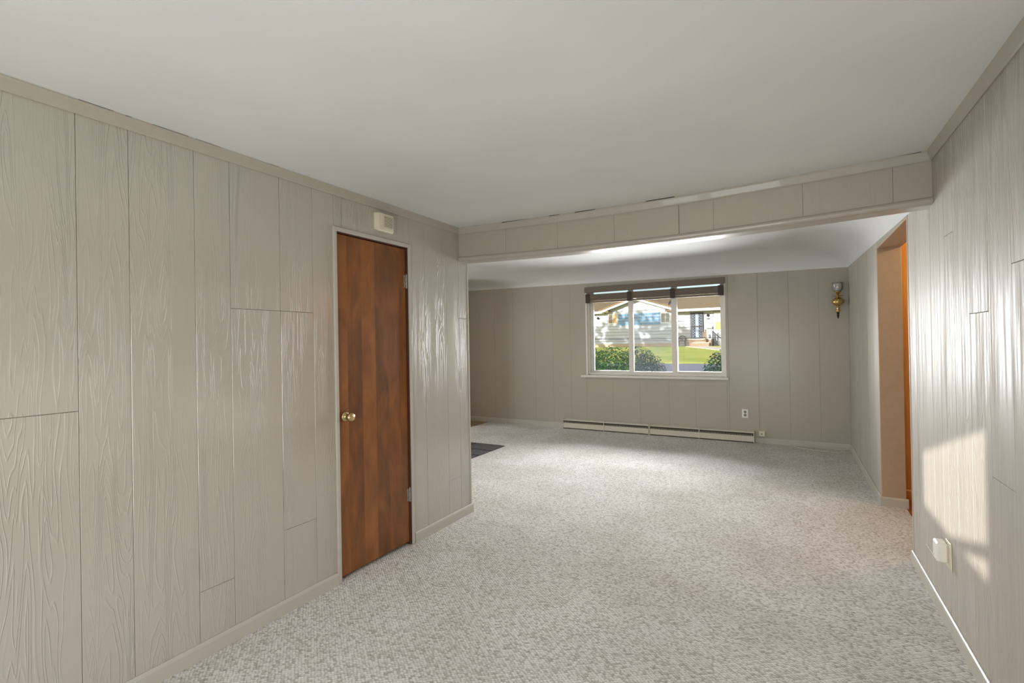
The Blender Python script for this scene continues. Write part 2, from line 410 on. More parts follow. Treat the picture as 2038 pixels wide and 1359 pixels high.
def cove_right(u, v):
    y = YEND_L+(YF-YEND_L)*u; a = v*math.pi/2; z0 = zc_right(y)
    return (XR-.62*(1-math.cos(a)), y, z0+(HF+.002-z0)*math.sin(a))
grid_surface(20, 14, cove_far).obj('cove', 'ceiling', ceil_far, True)
grid_surface(20, 14, cove_right).obj('cove', 'ceiling', ceil_far, True)

# --- left wall with the closet door opening
DY0, DY1, DZ = 1.982, 2.608, 2.088
wl = MB(); b0, b1 = XL-.12, XL-PT
wl.box(b0, b1, YBK, DY0-.012, 0, HC+.02); wl.box(b0, b1, DY1+.012, YEND_L-.006, 0, HC+.02); wl.box(b0, b1, DY0-.012, DY1+.012, DZ+.012, HC+.02)
wall_left = struct(wl.obj('wall_left', 'core'), 'beige painted plank panelled wall around the wooden door')
ZB, ZT = .02, 2.330
cols = [(-1.0, -.55, [1.2]), (-.55, -.1, []), (-.1, .35, [.8]), (.35, .773, [1.173]), (.773, .942, []), (.942, 1.193, []), (1.193, 1.353, [.298]), (1.353, 1.616, [1.593]),
        (1.616, 1.819, [.433, 1.593]), (1.819, DY0-.014, [])]
for a0, a1, js in cols:
    zz = [ZB]+js+[ZT]
    for q in range(len(zz)-1): plank(wall_left, 'panel_left', 'x', XL, 1, a0, a1, zz[q], zz[q+1])
for a0, a1 in ((DY0-.014, 2.03), (2.03, 2.33), (2.33, DY1+.014)): plank(wall_left, 'panel_left', 'x', XL, 1, a0, a1, DZ+.014, ZT)
for a0, a1, js in [(DY1+.014, 2.785, []), (2.785, 3.045, []), (3.045, 3.204, [.33]), (3.204, YEND_L-.012, [1.612])]:
    zz = [ZB]+js+[ZT]
    for q in range(len(zz)-1): plank(wall_left, 'panel_left', 'x', XL, 1, a0, a1, zz[q], zz[q+1])
struct(MB().cbox(XL-.126, XL+.004, YEND_L-.012, YEND_L+.004, .0, 2.09, .002).obj('trim_1', 'trim'), 'painted corner strip on the end of the left wall')
struct(MB().box(-8.0, XL-.12, YEND_L-.12, YEND_L, 0, HF).obj('wall_entry', 'panel_far'))
wdn = MB(); wdn.box(-8.12, -8.0, YEND_L-.12, 4.35, 0, HF); wdn.box(-8.12, -8.0, 5.45, YF+.15, 0, HF); wdn.box(-8.12, -8.0, 4.35, 5.45, 0, .8); wdn.box(-8.12, -8.0, 4.35, 5.45, 2.1, HF)
struct(wdn.obj('wall_dining', 'panel_far'))
struct(MB().box(-5.60, -5.48, 6.45, YF, 0, HF).obj('wall_shade_stub', 'panel_far'))  # unseen stub added to keep dining window light off the far wall's left
w3 = MB()
for a in (4.35, 5.40): w3.box(-8.09, -8.05, a, a+.05, .8, 2.1)
for z in (.8, 1.43, 2.05): w3.box(-8.09, -8.05, 4.35, 5.45, z, z+.05)
struct(w3.obj('window_3', 'white_frame'))
# closet shell behind the door
struct(MB().box(-3.2, -3.1, 1.5, YEND_L-.12, 0, HC).obj('wall_closet', 'gap'))

# --- right wall, doorway, far right wall
wr = MB(); wr.box(XR+PT, XRO, YBK, YEND_R-.004, 0, HC+.15)
wall_right = struct(wr.obj('wall_right', 'core'), 'glossy beige plank panelled wall on the right')
rc = [(-1.0, -.6, []), (-.6, -.2, [1.0]), (-.2, .2, []), (.2, .6, [1.7]), (.6, 1.0, []), (1.0, 1.4, [.6]), (1.4, 1.75, []), (1.75, 1.985, [1.2]), (1.985, 2.236, [1.637]), (2.236, 2.451, [.873]), (2.451, 2.677, [1.489]),
      (2.677, 2.888, []), (2.888, 3.033, [1.871]), (3.033, 3.122, []), (3.122, 3.297, []), (3.297, 3.52, [.232]), (3.52, 3.66, []), (3.66, YEND_R-.012, [])]
for a0, a1, js in rc:
    zt = ZT if a1 < YB+.05 else 2.15
    if a1 >= YB+.05 and a0 > YB-.1: zt = HC
    zz = [ZB]+js+[zt]
    for q in range(len(zz)-1): plank(wall_right, 'panel_right', 'x', XR, -1, a0, a1, zz[q], zz[q+1])
struct(MB().cbox(XR-.004, XRO+.004, YEND_R-.012, YEND_R+.004, 0, 2.15, .002).obj('trim_2', 'trim'), 'painted corner strip at the doorway end of the right wall')
wf = MB(); wf.box(XR+PT, XRO, YJ+.004, YF+.15, 0, HF); wf.box(XR+PT, XRO, YEND_R-.004, YJ+.004, 2.15, HF)
wrf = struct(wf.obj('wall_right_living_room', 'core'), 'beige panelled wall between the doorway and the far corner')
for a0, a1 in ((YJ+.010, 5.42), (5.42, 5.83), (5.83, 6.24), (6.24, 6.65), (6.65, 7.0), (7.0, YF)):
    plank(wrf, 'panel_right', 'x', XR, -1, a0, a1, ZB, zc_right((a0+a1)/2)+.06)
plank(wrf, 'panel_far', 'x', XR, -1, YEND_R, YJ+.010, 2.155, HF-.02)
# doorway lining (far jamb and head)
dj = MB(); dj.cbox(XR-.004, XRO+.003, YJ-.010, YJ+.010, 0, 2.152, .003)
jamb = struct(dj.obj('door_2', 'jamb_warm_glow'), 'cased doorway opening to the kitchen in the right wall')
MB().cbox(XR-.004, XRO+.003, YEND_R, YJ-.009, 2.135, 2.152, .003).obj('head_lining', 'jamb_warm_glow', jamb)

# --- far wall with the picture window
WX0, WX1, WZ0, WZ1 = -2.835, -.765, .875, 2.285
wfar = MB(); y0, y1 = YF+PT, YF+.15
wfar.box(-8.0, WX0, y0, y1, 0, HF); wfar.box(WX1, XRO, y0, y1, 0, HF); wfar.box(WX0, WX1, y0, y1, 0, WZ0); wfar.box(WX0, WX1, y0, y1, WZ1, HF)
wall_far = struct(wfar.obj('wall_far', 'core'), 'beige panelled wall with the picture window')
seams = [-8.0, -7.4, -6.7, -6.0, -5.45, -4.88, -4.55, -4.18, -3.75, -3.42, -3.1, WX0, -2.40, -1.98, -1.55, -1.18, WX1, -.738, -.37, -.006, .33, XR]
for i in range(len(seams)-1):
    a0, a1 = seams[i], seams[i+1]
    if a1-a0 < .05: a1 = a0+.027
    zt = zc_far((a0+a1)/2)+.05; g = .0011
    if a0 >= WX0-.001 and a1 <= WX1+.001:
        plank(wall_far, 'panel_far', 'y', YF, -1, a0, a1, ZB, WZ0-.001, g, .0008)
        plank(wall_far, 'panel_far', 'y', YF, -1, a0, a1, WZ1+.001, zt, .0004, .0002)
    else: plank(wall_far, 'panel_far', 'y', YF, -1, a0, a1, ZB, zt, g if abs(a0+.738) > .02 else .003, .0008)

# --- back wall with its window (behind the camera)
BX0, BX1, BZ0, BZ1 = -1.72, .06, .10, 2.09
wbk = MB(); y0, y1 = YBK-.12, YBK
wbk.box(XL-.12, BX0, y0, y1, 0, HC+.05); wbk.box(BX1, XRO, y0, y1, 0, HC+.05); wbk.box(BX0, BX1, y0, y1, 0, BZ0); wbk.box(BX0, BX1, y0, y1, BZ1, HC+.05)
struct(wbk.obj('wall_back', 'panel_far'))
w2 = MB()
w2.box(BX0, -1.665, -1.08, -1.03, BZ0, BZ1); w2.box(-1.13, -.93, -1.08, -1.03, BZ0, BZ1); w2.box(0, BX1, -1.08, -1.03, BZ0, BZ1)
for a, b in ((-1.665, -1.13), (-.93, 0)):
    w2.box(a, b, -1.08, -1.03, BZ0, BZ0+.05); w2.box(a, b, -1.08, -1.03, 2.062, BZ1); w2.box(a, b, -1.075, -1.035, 1.560, 1.608)
struct(w2.obj('window_2', 'white_frame'))

# --- beam between the rooms
bm_ = MB(); N = 24
def beam_strip(x0, x1, ya, yb, zlo, zhi, n):
    m = MB(); vs = []
    for i in range(n+1):
        x = x0+(x1-x0)*i/n; d = sag(x)
        for y, z in ((ya, zlo), (yb, zlo), (yb, zhi), (ya, zhi)): vs.append((x, y, z-d))
    fs = [(i*4+k, i*4+(k+1) % 4, (i+1)*4+(k+1) % 4, (i+1)*4+k) for i in range(n) for k in range(4)]+[(3, 2, 1, 0), tuple(n*4+k for k in range(4))]
    return m.add(vs, fs)
BB = 2.083
beam = struct(beam_strip(XL, XR, YB+PT, YEND_L, BB, HC+.06, N).obj('wall_beam', 'core'), 'painted panelled beam dropped across the opening between the rooms')
bs = [XL, -1.884, -1.45, -1.026, -.6, -.394, .078, .486, XR]
for i in range(len(bs)-1):
    g = .004 if i in (3, 4) else .0014
    if i == 4: g = .0014
    beam_strip(bs[i]+(.002 if bs[i] == -.6 else .0007), bs[i+1]-(.002 if bs[i+1] == -.6 else .0007), YB, YB+PT, BB+.02, HC-.03, 6).obj('plank', 'beam', beam)
beam_strip(XL, XR, YEND_L, YEND_L+.006, BB, HF, N).obj('back_panel', 'ceiling', beam)
# underside board and rounded lip
def swept_x(prof, x0, x1, n, name, mat, parent=None):
    vs = []; k = len(prof)
    for i in range(n+1):
        x = x0+(x1-x0)*i/n; d = sag(x)
        vs += [(x, y, z-d) for y, z in prof]
    fs = [(i*k+j, i*k+(j+1) % k, (i+1)*k+(j+1) % k, (i+1)*k+j) for i in range(n) for j in range(k)]+[tuple(range(k))[::-1], tuple(n*k+j for j in range(k))]
    return MB().add(vs, fs).obj(name, mat, parent)
lip = [(YB+.01, BB+.03)]+[(YB+.002-.018*math.sin(a), BB+.012+.018*math.cos(a)) for a in [math.radians(t) for t in range(0, 181, 30)]]+[(YB+.02, BB-.008), (YEND_L+.004, BB-.008), (YEND_L+.004, BB+.004), (YB+.02, BB+.004)]
lip_o = struct(swept_x(lip, XL+.001, XR-.001, N, 'trim_3', 'crown'), 'rounded painted trim along the bottom of the beam')

# --- crown mouldings
def crown_prof(o, s, top):   # across coordinate grows into the room by s
    return [(o, top-.048), (o+s*.006, top-.050), (o+s*.010, top-.044), (o+s*.022, top-.012), (o+s*.026, top-.006), (o+s*.026, top+.004), (o, top+.004)]
struct(MB().prism([(a, z) for a, z in crown_prof(XL, 1, HC)], 'y', YBK, YB-.001).obj('trim_4', 'crown'), 'beige crown moulding along the left wall')
struct(MB().prism([(a, z) for a, z in crown_prof(XR, -1, HC)], 'y', YBK, YB-.001).obj('trim_5', 'crown'), 'beige crown moulding along the right wall')
struct(swept_x(crown_prof(YB, -1, HC), XL, XR, N, 'trim_6', 'crown'), 'beige crown moulding along the top of the beam')
# dried-out caulk: short dark gaps between crown and ceiling
t4 = bpy.data.objects['trim_4']; t6 = bpy.data.objects['trim_6']
for a, b in ((.775, .885), (.925, .945), (1.02, 1.16), (1.19, 1.30), (1.55, 1.60), (2.20, 2.27)):
    MB().box(XL+.022, XL+.0275, a, b, HC-.0015, HC+.004).obj('caulk_gap', 'gap', t4)
for a, b in ((-2.28, -2.2), (-2.15, -2.08), (-1.9, -1.62), (-1.5, -1.42), (-1.3, -1.15), (-.8, -.62), (.40, .60)):
    d = sag((a+b)/2); MB().box(a, b, YB-.0275, YB-.022, HC-.0015-d-.0015, HC+.004-d).obj('caulk_gap', 'gap', t6)
# --- baseboards
def base_prof(o, s, h=.072, t=.014):
    return [(o, -.002), (o+s*t, -.002), (o+s*t, h-.014), (o+s*(t-.003), h-.005), (o+s*(t-.008), h), (o, h)]
def baseboard(name, plane, val, s, a0, a1, label, h=.072):
    mb = MB(); mb.prism(base_prof(val, s, h), 'y' if plane == 'x' else 'x', a0, a1)
    return struct(mb.obj(name, 'trim'), label)
baseboard('baseboard_left', 'x', XL, 1, YBK, 1.958, 'painted baseboard left of the wooden door')
baseboard('baseboard_left_end', 'x', XL, 1, 2.634, YEND_L+.012, 'painted baseboard between the wooden door and the wall end')
baseboard('baseboard_right', 'x', XR, -1, YBK, YEND_R+.01, 'painted baseboard along the near right wall')
baseboard('baseboard_right_far', 'x', XR, -1, YJ-.01, YF, 'painted baseboard of the right wall beyond the doorway')
baseboard('baseboard_far_left', 'y', YF, -1, -8.0, -3.24, 'painted baseboard left of the heater', .085)
baseboard('baseboard_far_right', 'y', YF, -1, -.43, XR, 'painted baseboard right of the heater', .072)
baseboard('baseboard_jamb', 'y', YJ-.010, -1, XR-.014, XRO+.016, 'short baseboard across the doorway jamb', .075)

# --- closet door
dr = MB(); dr.cbox(XL-.045, XL-.012, DY0+.003, DY1-.014, .022, DZ-.010, .002)
door = struct(dr.obj('door_1', 'door'), 'dark stained birch slab door with a brass knob')
jm = MB(); jm.box(XL-.118, XL-.004, DY1-.012, DY1+.012, 0, DZ+.010); jm.box(XL-.118, XL-.004, DY0-.012, DY0+.001, 0, DZ+.010); jm.box(XL-.118, XL-.004, DY0-.012, DY1+.012, DZ-.006, DZ+.012)
jm.obj('jamb', 'jamb_dark', door)
for q, (a0, a1, z0, z1) in enumerate(((DY0-.024, DY0+.001, 0, DZ+.026), (DY1-.001, DY1+.022, 0, DZ+.026), (DY0+.001, DY1-.001, DZ, DZ+.026))):
    MB().cbox(XL-.004, XL+.011, a0, a1, z0, z1, .003).obj('casing', 'trim', door)
KZ, KY = .975, DY0+.06
kn = MB(); kn.lathe([(0, 0), (.030, 0), (.031, .003), (.026, .008), (.012, .012), (.011, .030), (.020, .036), (.027, .046), (.027, .056), (.020, .064), (0, .066)], 24, (XL-.012, KY, KZ), 'x')
kn.obj('knob', 'brass_knob', door, True)['label'] = 'round brass door knob'
for z in (1.85, .35):
    h = MB(); h.lathe([(0, -.046), (.0065, -.046), (.0065, .046), (0, .046)], 10, (XL-.006, DY1-.010, z)); h.box(XL-.012, XL-.009, DY1-.034, DY1-.008, z-.044, z+.044)
    for t in (-.05, .047): h.lathe([(0, 0), (.005, 0), (.005, .004), (0, .006)], 8, (XL-.006, DY1-.010, z+t))
    h.obj('hinge', 'steel', door)['label'] = 'paint-spattered steel hinge'

# --- picture window
fy0, fy1 = YF+.035, YF+.085
wf_ = MB()
wf_.box(WX0, WX1, YF+.12, YF+.15, WZ0, WZ0+.02)
win = struct(wf_.obj('window_1', 'white_frame'), 'white three-pane sliding picture window')
def bar(name, x0, x1, ya, yb, z0, z1, c=.003): return MB().cbox(x0, x1, ya, yb, z0, z1, c).obj(name, 'white_frame', win)
bar('jamb_lining', WX0, WX0+.028, YF-.004, YF+.15, WZ0, WZ1); bar('jamb_lining', WX1-.022, WX1, YF-.004, YF+.15, WZ0, WZ1)
bar('head_lining', WX0+.028, WX1-.022, YF-.002, YF+.15, WZ1-.012, WZ1)
bar('track', WX0+.028, WX0+.058, fy0-.01, fy1+.03, WZ0+.03, WZ1-.012); bar('track', WX0+.028, WX1-.022, fy0-.015, fy1+.03, WZ0+.012, WZ0+.038)
# sashes: left and right at the back track, centre sash in front
def sash(x0, x1, ya, yb, zb, wl_, wr_, glass):
    zt = WZ1-.014
    st = bar('sash', x0, x0+wl_, ya, yb, zb, zt); 
    MB().cbox(x1-wr_, x1, ya, yb, zb, zt, .003).obj('stile', 'white_frame', st)
    MB().cbox(x0+wl_, x1-wr_, ya, yb, zb, zb+.034, .003).obj('rail', 'white_frame', st)
    MB().cbox(x0+wl_, x1-wr_, ya, yb, zt-.04, zt, .003).obj('rail', 'white_frame', st)
    ym = (ya+yb)/2
    MB().box(x0+wl_-.004, x1-wr_+.004, ym-.002, ym+.002, zb+.03, zt-.036).obj('pane', glass, st)
sash(WX0+.058, -2.10, YF+.072, YF+.10, WZ0+.038, .055, .035, 'glass')
sash(-1.47, WX1-.022, YF+.072, YF+.10, WZ0+.038, .040, .055, 'glass')
sash(-2.15, -1.43, YF+.036, YF+.066, WZ0+.030, .075, .078, 'glass_hazy')
sl = MB(); sl.cbox(-2.915, -.735, YF-.045, YF+.10, .838, .876, .010)
sl.obj('sill', 'white_frame', win)['label'] = 'white projecting window sill'

# --- raised blind in the head of the window
bl = thing('window_blind', 'grey-brown horizontal blind raised to the top of the picture window', 'blind', (-1.8, YF-.02, 2.0))
bx0, bx1 = WX0+.012, WX1-.006
part(MB().cbox(bx0-.006, bx1+.004, YF-.055, YF-.012, 2.183, 2.272, .004), 'valance', 'blind', bl)
part(MB().cbox(bx0+.004, bx1-.004, YF-.010, YF+.030, 2.225, 2.268, .003), 'headrail', 'blind', bl)
zz = 2.155
for k in range(7):
    part(MB().cbox(bx0+.02, bx1-.012, YF-.046+.003*(k % 2), YF+.006, zz-.0135, zz-.0005, .0012), 'slat', 'blind', bl)
    zz -= .0140 if k < 4 else .0150
part(MB().cbox(bx0+.02, bx1-.012, YF-.048, YF+.008, 2.020, 2.046, .004), 'bottom_rail', 'blind', bl)
for x in (bx0+.045, -2.105, -1.47, bx1-.05):
    part(MB().cbox(x-.032, x+.032, YF-.056, YF-.050, 2.018, 2.160, .001), 'ladder_tape', 'blind_tape', bl)
    part(MB().tube([(x, YF-.02, 2.15), (x, YF-.02, 2.23)], .0015, 6), 'lift_cord', 'blind_tape', bl)

# ------------------------------------------------------------------ things in the rooms
# slate entry patch: individual slabs let into the carpet
sb = MB().box(-5.2, -3.40, YEND_L+.004, 5.70, 0, .001)
slate = struct(sb.obj('floor_slate', 'grout'), 'dark grey slate entry patch let into the carpet')
ys = [3.36, 3.95, 4.50, 5.05, 5.34, 5.70]
for j in range(len(ys)-1):
    xs = [-5.2, -4.62, -4.02, -3.40] if j % 2 else [-5.2, -4.9, -4.35, -3.86, -3.40]
    for i in range(len(xs)-1):
        MB().cbox(xs[i]+.008, xs[i+1]-.008, ys[j]+.013, ys[j+1]-.013, .0, .006+.002*random.random(), .002).obj('slab', 'slate', slate)

# door chime over the closet door
ch = thing('door_chime', 'cream door chime box with louvred front above the wooden door', 'door chime', (XL, 2.37, 2.158))
part(MB().prism([(XL, 2.160), (XL+.038, 2.146), (XL+.046, 2.156), (XL+.046, 2.262), (XL, 2.268)], 'y', 2.292, 2.422), 'housing', 'cream', ch)
part(MB().box(XL+.0445, XL+.0466, 2.340, 2.416, 2.176, 2.250), 'louvre_recess', 'slot', ch)
for k in range(8):
    z = 2.1775+k*.0092
    part(MB().cbox(XL+.045, XL+.0505, 2.340, 2.416, z, z+.0052, .0008), 'louvre', 'cream', ch)

# electric baseboard heater: two sections
def heater(x0, x1, label):
    r = thing('baseboard_heater', label, 'heater', ((x0+x1)/2, YF-.03, 0), 'baseboard heater sections under the window')
    part(MB().box(x0, x1, YF-.012, YF-.001, .010, .155), 'back_plate', 'heater', r)
    part(MB().cbox(x0+.010, x1-.010, YF-.064, YF-.056, .016, .094, .002), 'front_panel', 'heater', r)
    part(MB().prism([(YF-.012, .158), (YF-.012, .150), (YF-.055, .140), (YF-.066, .134), (YF-.067, .141), (YF-.056, .149)], 'x', x0+.010, x1-.010), 'top_hood', 'heater', r)
    part(MB().box(x0+.010, x1-.010, YF-.052, YF-.046, .090, .142), 'element', 'heater_dark', r)
    n = int((x1-x0)/.020); fins = MB()
    for i in range(n):
        x = x0+.016+(x1-x0-.032)*i/n; fins.box(x, x+.004, YF-.062, YF-.051, .093, .112)
    part(fins, 'louvre_fins', 'heater', r)['kind'] = 'stuff'
    for a, b in ((x0, x0+.010), (x1-.010, x1), ((x0+x1)/2-.005, (x0+x1)/2+.005)):
        part(MB().cbox(a, b, YF-.068, YF-.001, .0, .160, .002), 'end_cap', 'heater', r)
heater(-3.238, -1.842, 'left half of the long cream baseboard heater under the window')
heater(-1.836, -.434, 'right half of the long cream baseboard heater, next to the phone jack')

def faceplate(mb, plane, val, s, a, z, w, h, t=.006, c=.002):
    lo, hi = sorted((val, val+s*t))
    if plane == 'y': mb.cbox(a-w/2, a+w/2, lo, hi, z-h/2, z+h/2, c)
    else: mb.cbox(lo, hi, a-w/2, a+w/2, z-h/2, z+h/2, c)
    return mb
# outlet under the window's right corner
ou = thing('wall_outlet', 'white duplex outlet on the far wall right of the window', 'outlet', (-.545, YF, .33))
part(faceplate(MB(), 'y', YF, -1, -.545, .387, .078, .118), 'cover_plate', 'white_plastic', ou)
for dz in (.022, -.022):
    rc_ = MB(); rc_.lathe([(0, -.0105), (.0165, -.0105), (.0175, -.008), (.0175, -.004)], 18, (-.545, YF, .387+dz), 'y')
    s_ = part(rc_, 'socket', 'socket_grey', ou)
    part(MB().box(-.5525, -.5495, YF-.0115, YF-.010, .387+dz-.005, .387+dz+.007).box(-.5405, -.5375, YF-.0115, YF-.010, .387+dz-.005, .387+dz+.007).box(-.548, -.542, YF-.0115, YF-.010, .387+dz-.012, .387+dz-.007), 'slots', 'slot', ou)
part(MB().lathe([(0, -.008), (.0035, -.008), (.004, -.006)], 10, (-.545, YF, .387), 'y'), 'screw', 'steel', ou)
# phone jack
pj = thing('phone_jack', 'small square beige phone jack box beside the heater end', 'phone jack', (-.345, YF, .10))
part(MB().cbox(-.383, -.307, YF-.030, YF-.001, .093, .163, .005), 'housing', 'cream', pj)
part(MB().box(-.352, -.338, YF-.0315, YF-.029, .120, .132), 'socket', 'slot', pj)
# loose cable at the far right corner
def cab(pts, label):
    pts = [Vector(p) for p in pts]; out = []
    for i in range(len(pts)-1):
        p0, p1, p2, p3 = pts[max(i-1, 0)], pts[i], pts[i+1], pts[min(i+2, len(pts)-1)]
        for k in range(8):
            t = k/8; out.append(.5*((2*p1)+(p2-p0)*t+(2*p0-5*p1+4*p2-p3)*t*t+(3*p1-p0-3*p2+p3)*t**3))
    out.append(pts[-1])
    tag(MB().tube(out, .0048, 6).obj('loose_cable', 'cable', None, True), label, 'cable', 'loose cables in the far right corner')
cab([(-.02, 7.27, .006), (.12, 7.16, .006), (.30, 7.08, .006), (.48, 7.06, .006), (.625, 7.12, .006)], 'thin grey cable looping out from the far corner, nearer strand')
cab([(.08, 7.30, .006), (.25, 7.27, .008), (.42, 7.235, .012), (.55, 7.23, .02), (.628, 7.26, .035)], 'thin grey cable lying close to the far baseboard in the corner')

# brass wall sconce
sc = thing('wall_sconce', 'brass wall sconce with a clear glass cup on the far wall', 'sconce', (.528, YF, 1.633)); sx, sy = .528, YF-.085
part(MB().lathe([(0, .001), (.030, .001), (.032, .006), (.022, .014), (.010, .020), (.008, .085), (0, .085)], 16, (sx, YF, 1.850), 'y').__class__().lathe([(0, -.001), (.030, -.001), (.032, -.006), (.022, -.014), (.009, -.020), (.008, -.070)], 16, (sx, YF, 1.850), 'y'), 'arm', 'brass', sc, True)
part(MB().lathe([(0, 1.793), (.020, 1.796), (.045, 1.810), (.062, 1.836), (.064, 1.854), (.052, 1.878), (.030, 1.894), (.012, 1.902), (.010, 1.914)], 24, (sx, sy, 0)), 'ball_body', 'brass', sc, True)
part(MB().lathe([(.0, 1.914), (.010, 1.914), (.058, 1.918), (.060, 1.922), (.010, 1.928), (0, 1.928)], 24, (sx, sy, 0)), 'drip_pan', 'brass', sc)
part(MB().lathe([(0, 1.928), (.012, 1.928), (.014, 1.943), (.020, 1.956), (.034, 1.968), (.036, 1.975), (0, 1.975)], 20, (sx, sy, 0)), 'cup', 'brass', sc, True)
part(MB().lathe([(.012, 1.974), (.034, 1.977), (.052, 1.994), (.060, 2.023), (.058, 2.063), (.062, 2.083), (.059, 2.083), (.055, 2.063), (.057, 2.023), (.049, 1.996), (.032, 1.981)], 24, (sx, sy, 0)), 'glass_shade', 'glass_shade', sc, True, 'clear glass cup shade')
part(MB().lathe([(0, 1.975), (.014, 1.975), (.014, 1.990), (.019, 2.004), (.020, 2.018), (.012, 2.034), (0, 2.038)], 16, (sx, sy, 0)), 'bulb', 'white_plastic', sc, True)
part(MB().lathe([(0, 1.713), (.012, 1.715), (.022, 1.728), (.024, 1.742), (.014, 1.756), (.020, 1.766), (.021, 1.776), (.010, 1.786), (.012, 1.794), (0, 1.796)], 18, (sx, sy, 0)), 'spindle', 'brass', sc, True)
part(MB().lathe([(0, 1.638), (.005, 1.642), (.009, 1.658), (.013, 1.683), (.010, 1.694), (.016, 1.706), (.012, 1.715), (0, 1.715)], 16, (sx, sy, 0)), 'finial', 'black_metal', sc, True, 'dark pointed finial')

# outlet with plugged-in white box on the near right wall
po = thing('plug_in_outlet', 'outlet on the near right wall with a white plug-in box', 'outlet', (XR, 3.06, .28))
part(faceplate(MB(), 'x', XR, -1, 3.045, .355, .085, .125), 'cover_plate', 'cream', po)
part(MB().cbox(XR-.050, XR-.006, 3.035, 3.112, .312, .405, .007), 'plug_in_box', 'white_plastic', po)
part(MB().lathe([(0, -.0515), (.005, -.0515), (.006, -.049)], 10, (XR, 3.098, .328), 'x'), 'indicator', 'white_frame', po)

# ------------------------------------------------------------------ kitchen beyond the doorway
struct(MB().box(XRO, 3.4, 5.30, 5.40, 0, 2.6).obj('wall_kitchen', 'kitchen_wood'), 'orange wood wall seen through the doorway')
struct(MB().box(3.3, 3.4, 3.0, 5.3, 0, 2.6).obj('wall_kitchen_far', 'kitchen_paint'))
struct(MB().box(XRO, 3.4, 2.9, 3.0, 0, 2.6).obj('wall_kitchen_near', 'kitchen_paint'))
struct(MB().box(XRO, 3.4, 2.9, 5.4, 2.44, 2.6).obj('ceiling_kitchen', 'ceiling'))
struct(MB().prism(base_prof(5.30, -1, .085), 'x', XRO, 3.3).obj('baseboard_kitchen', 'kitchen_wood'), 'orange wood baseboard in the kitchen')
kl = thing('ceiling_lamp', 'kitchen ceiling lamp giving the warm light in the doorway', 'lamp', (1.5, 4.75, 2.44))
part(MB().lathe([(0, 2.44), (.09, 2.44), (.10, 2.425), (.09, 2.41), (0, 2.41)], 20, (1.5, 4.75, 0)), 'mount', 'brass', kl)
part(MB().lathe([(.085, 2.41), (.13, 2.395), (.14, 2.375), (.12, 2.365), (.09, 2.372)], 20, (1.5, 4.75, 0)), 'ring', 'cream', kl)
lp = lamp('POINT', 'lamp_bulb', (0, 0, -.11), 20, (1.0, .76, .44), shadow_soft_size=.06); lp.parent = kl

# ------------------------------------------------------------------ outside of this house (casts its shade on the yard)
rf = MB(); rf.prism([(-1.7, 2.62), (3.1, 4.3), (8.05, 2.62), (8.05, 2.72), (3.1, 4.42), (-1.7, 2.72)], 'x', -8.9, 8.0)
struct(rf.obj('roof', 'roof_shingle'))
struct(MB().box(-8.3, 7.0, YBK-.1, YF+.1, 2.62, 2.66).obj('ceiling_attic', 'soffit'))
struct(MB().box(-8.1, -8.0, -1.0, 3.3, -.2, 2.6).box(3.4, 3.5, -1.0, 7.4, -.2, 2.6).box(-8.1, XL-.12, -1.12, -1.0, -.2, 2.62).box(XRO, 3.5, -1.12, -1.0, -.2, 2.62).obj('wall_house', 'siding'))
struct(MB().box(-8.12, 3.5, YF+.15, YF+.20, -.4, WZ0-.01).box(-8.12, WX0, YF+.15, YF+.20, WZ0-.01, 2.62).box(WX1, 3.5, YF+.15, YF+.20, WZ0-.01, 2.62).box(WX0, WX1, YF+.15, YF+.20, WZ1+.01, 2.62).obj('wall_front', 'siding'))
struct(MB().box(-1.90, -1.84, -7.5, -1.14, -.4, 1.865).obj('wall_sun_blocker', 'post_wood'))  # unseen wall added to cut off the lower edge of the sun patch

def gz(y):
    pts = [(-60, -.4), (7.4, -.25), (14, .1), (17, .28), (24, .30), (24.3, .36), (38.8, .93), (42, .97), (90, 1.1)]
    for (a, za), (b, zb) in zip(pts, pts[1:]):
        if a <= y <= b: return za+(zb-za)*(y-a)/(b-a)
    return 0
gm = MB(); ylist = [-60, -20, 0, 7.4, 9, 11, 14, 17]
gm.add([(x, y, gz(y)-.14 if y < 7.5 else gz(y)) for y in ylist for x in (-80, 60)], [(2*i, 2*i+1, 2*i+3, 2*i+2) for i in range(len(ylist)-1)])
struct(gm.obj('ground_yard', 'grass'), 'front yard lawn below the window')
struct(MB().box(-80, 60, 17, 24, .0, .30).obj('ground_street', 'asphalt'), 'grey street between the yards')
ylist = [24, 24.3, 27, 30, 33, 36, 38.8, 42, 90]
gm = MB().add([(x, y, gz(y)+(.0 if y > 24 else 0)) for y in ylist for x in (-80, 60)], [(2*i, 2*i+1, 2*i+3, 2*i+2) for i in range(len(ylist)-1)])
struct(gm.obj('ground_lawn', 'grass'), 'sunlit yellow-green lawn across the street')
wk = MB(); p = [(-7.0, 39.0), (-5.2, 39.0), (-3.2, 30.0), (-4.4, 30.0)]
p = [(-6.9, 38.75), (-5.3, 38.75), (-2.6, 33.2), (-3.7, 33.2)]
wk.add([(x, y, gz(y)+.03) for x, y in p]+[(x, y, gz(y)-.1) for x, y in p], [(0, 1, 2, 3), (4, 7, 6, 5), (0, 4, 5, 1), (1, 5, 6, 2), (2, 6, 7, 3), (3, 7, 4, 0)])
struct(wk.obj('ground_path', 'concrete'), 'pale concrete path to the front steps across the street')

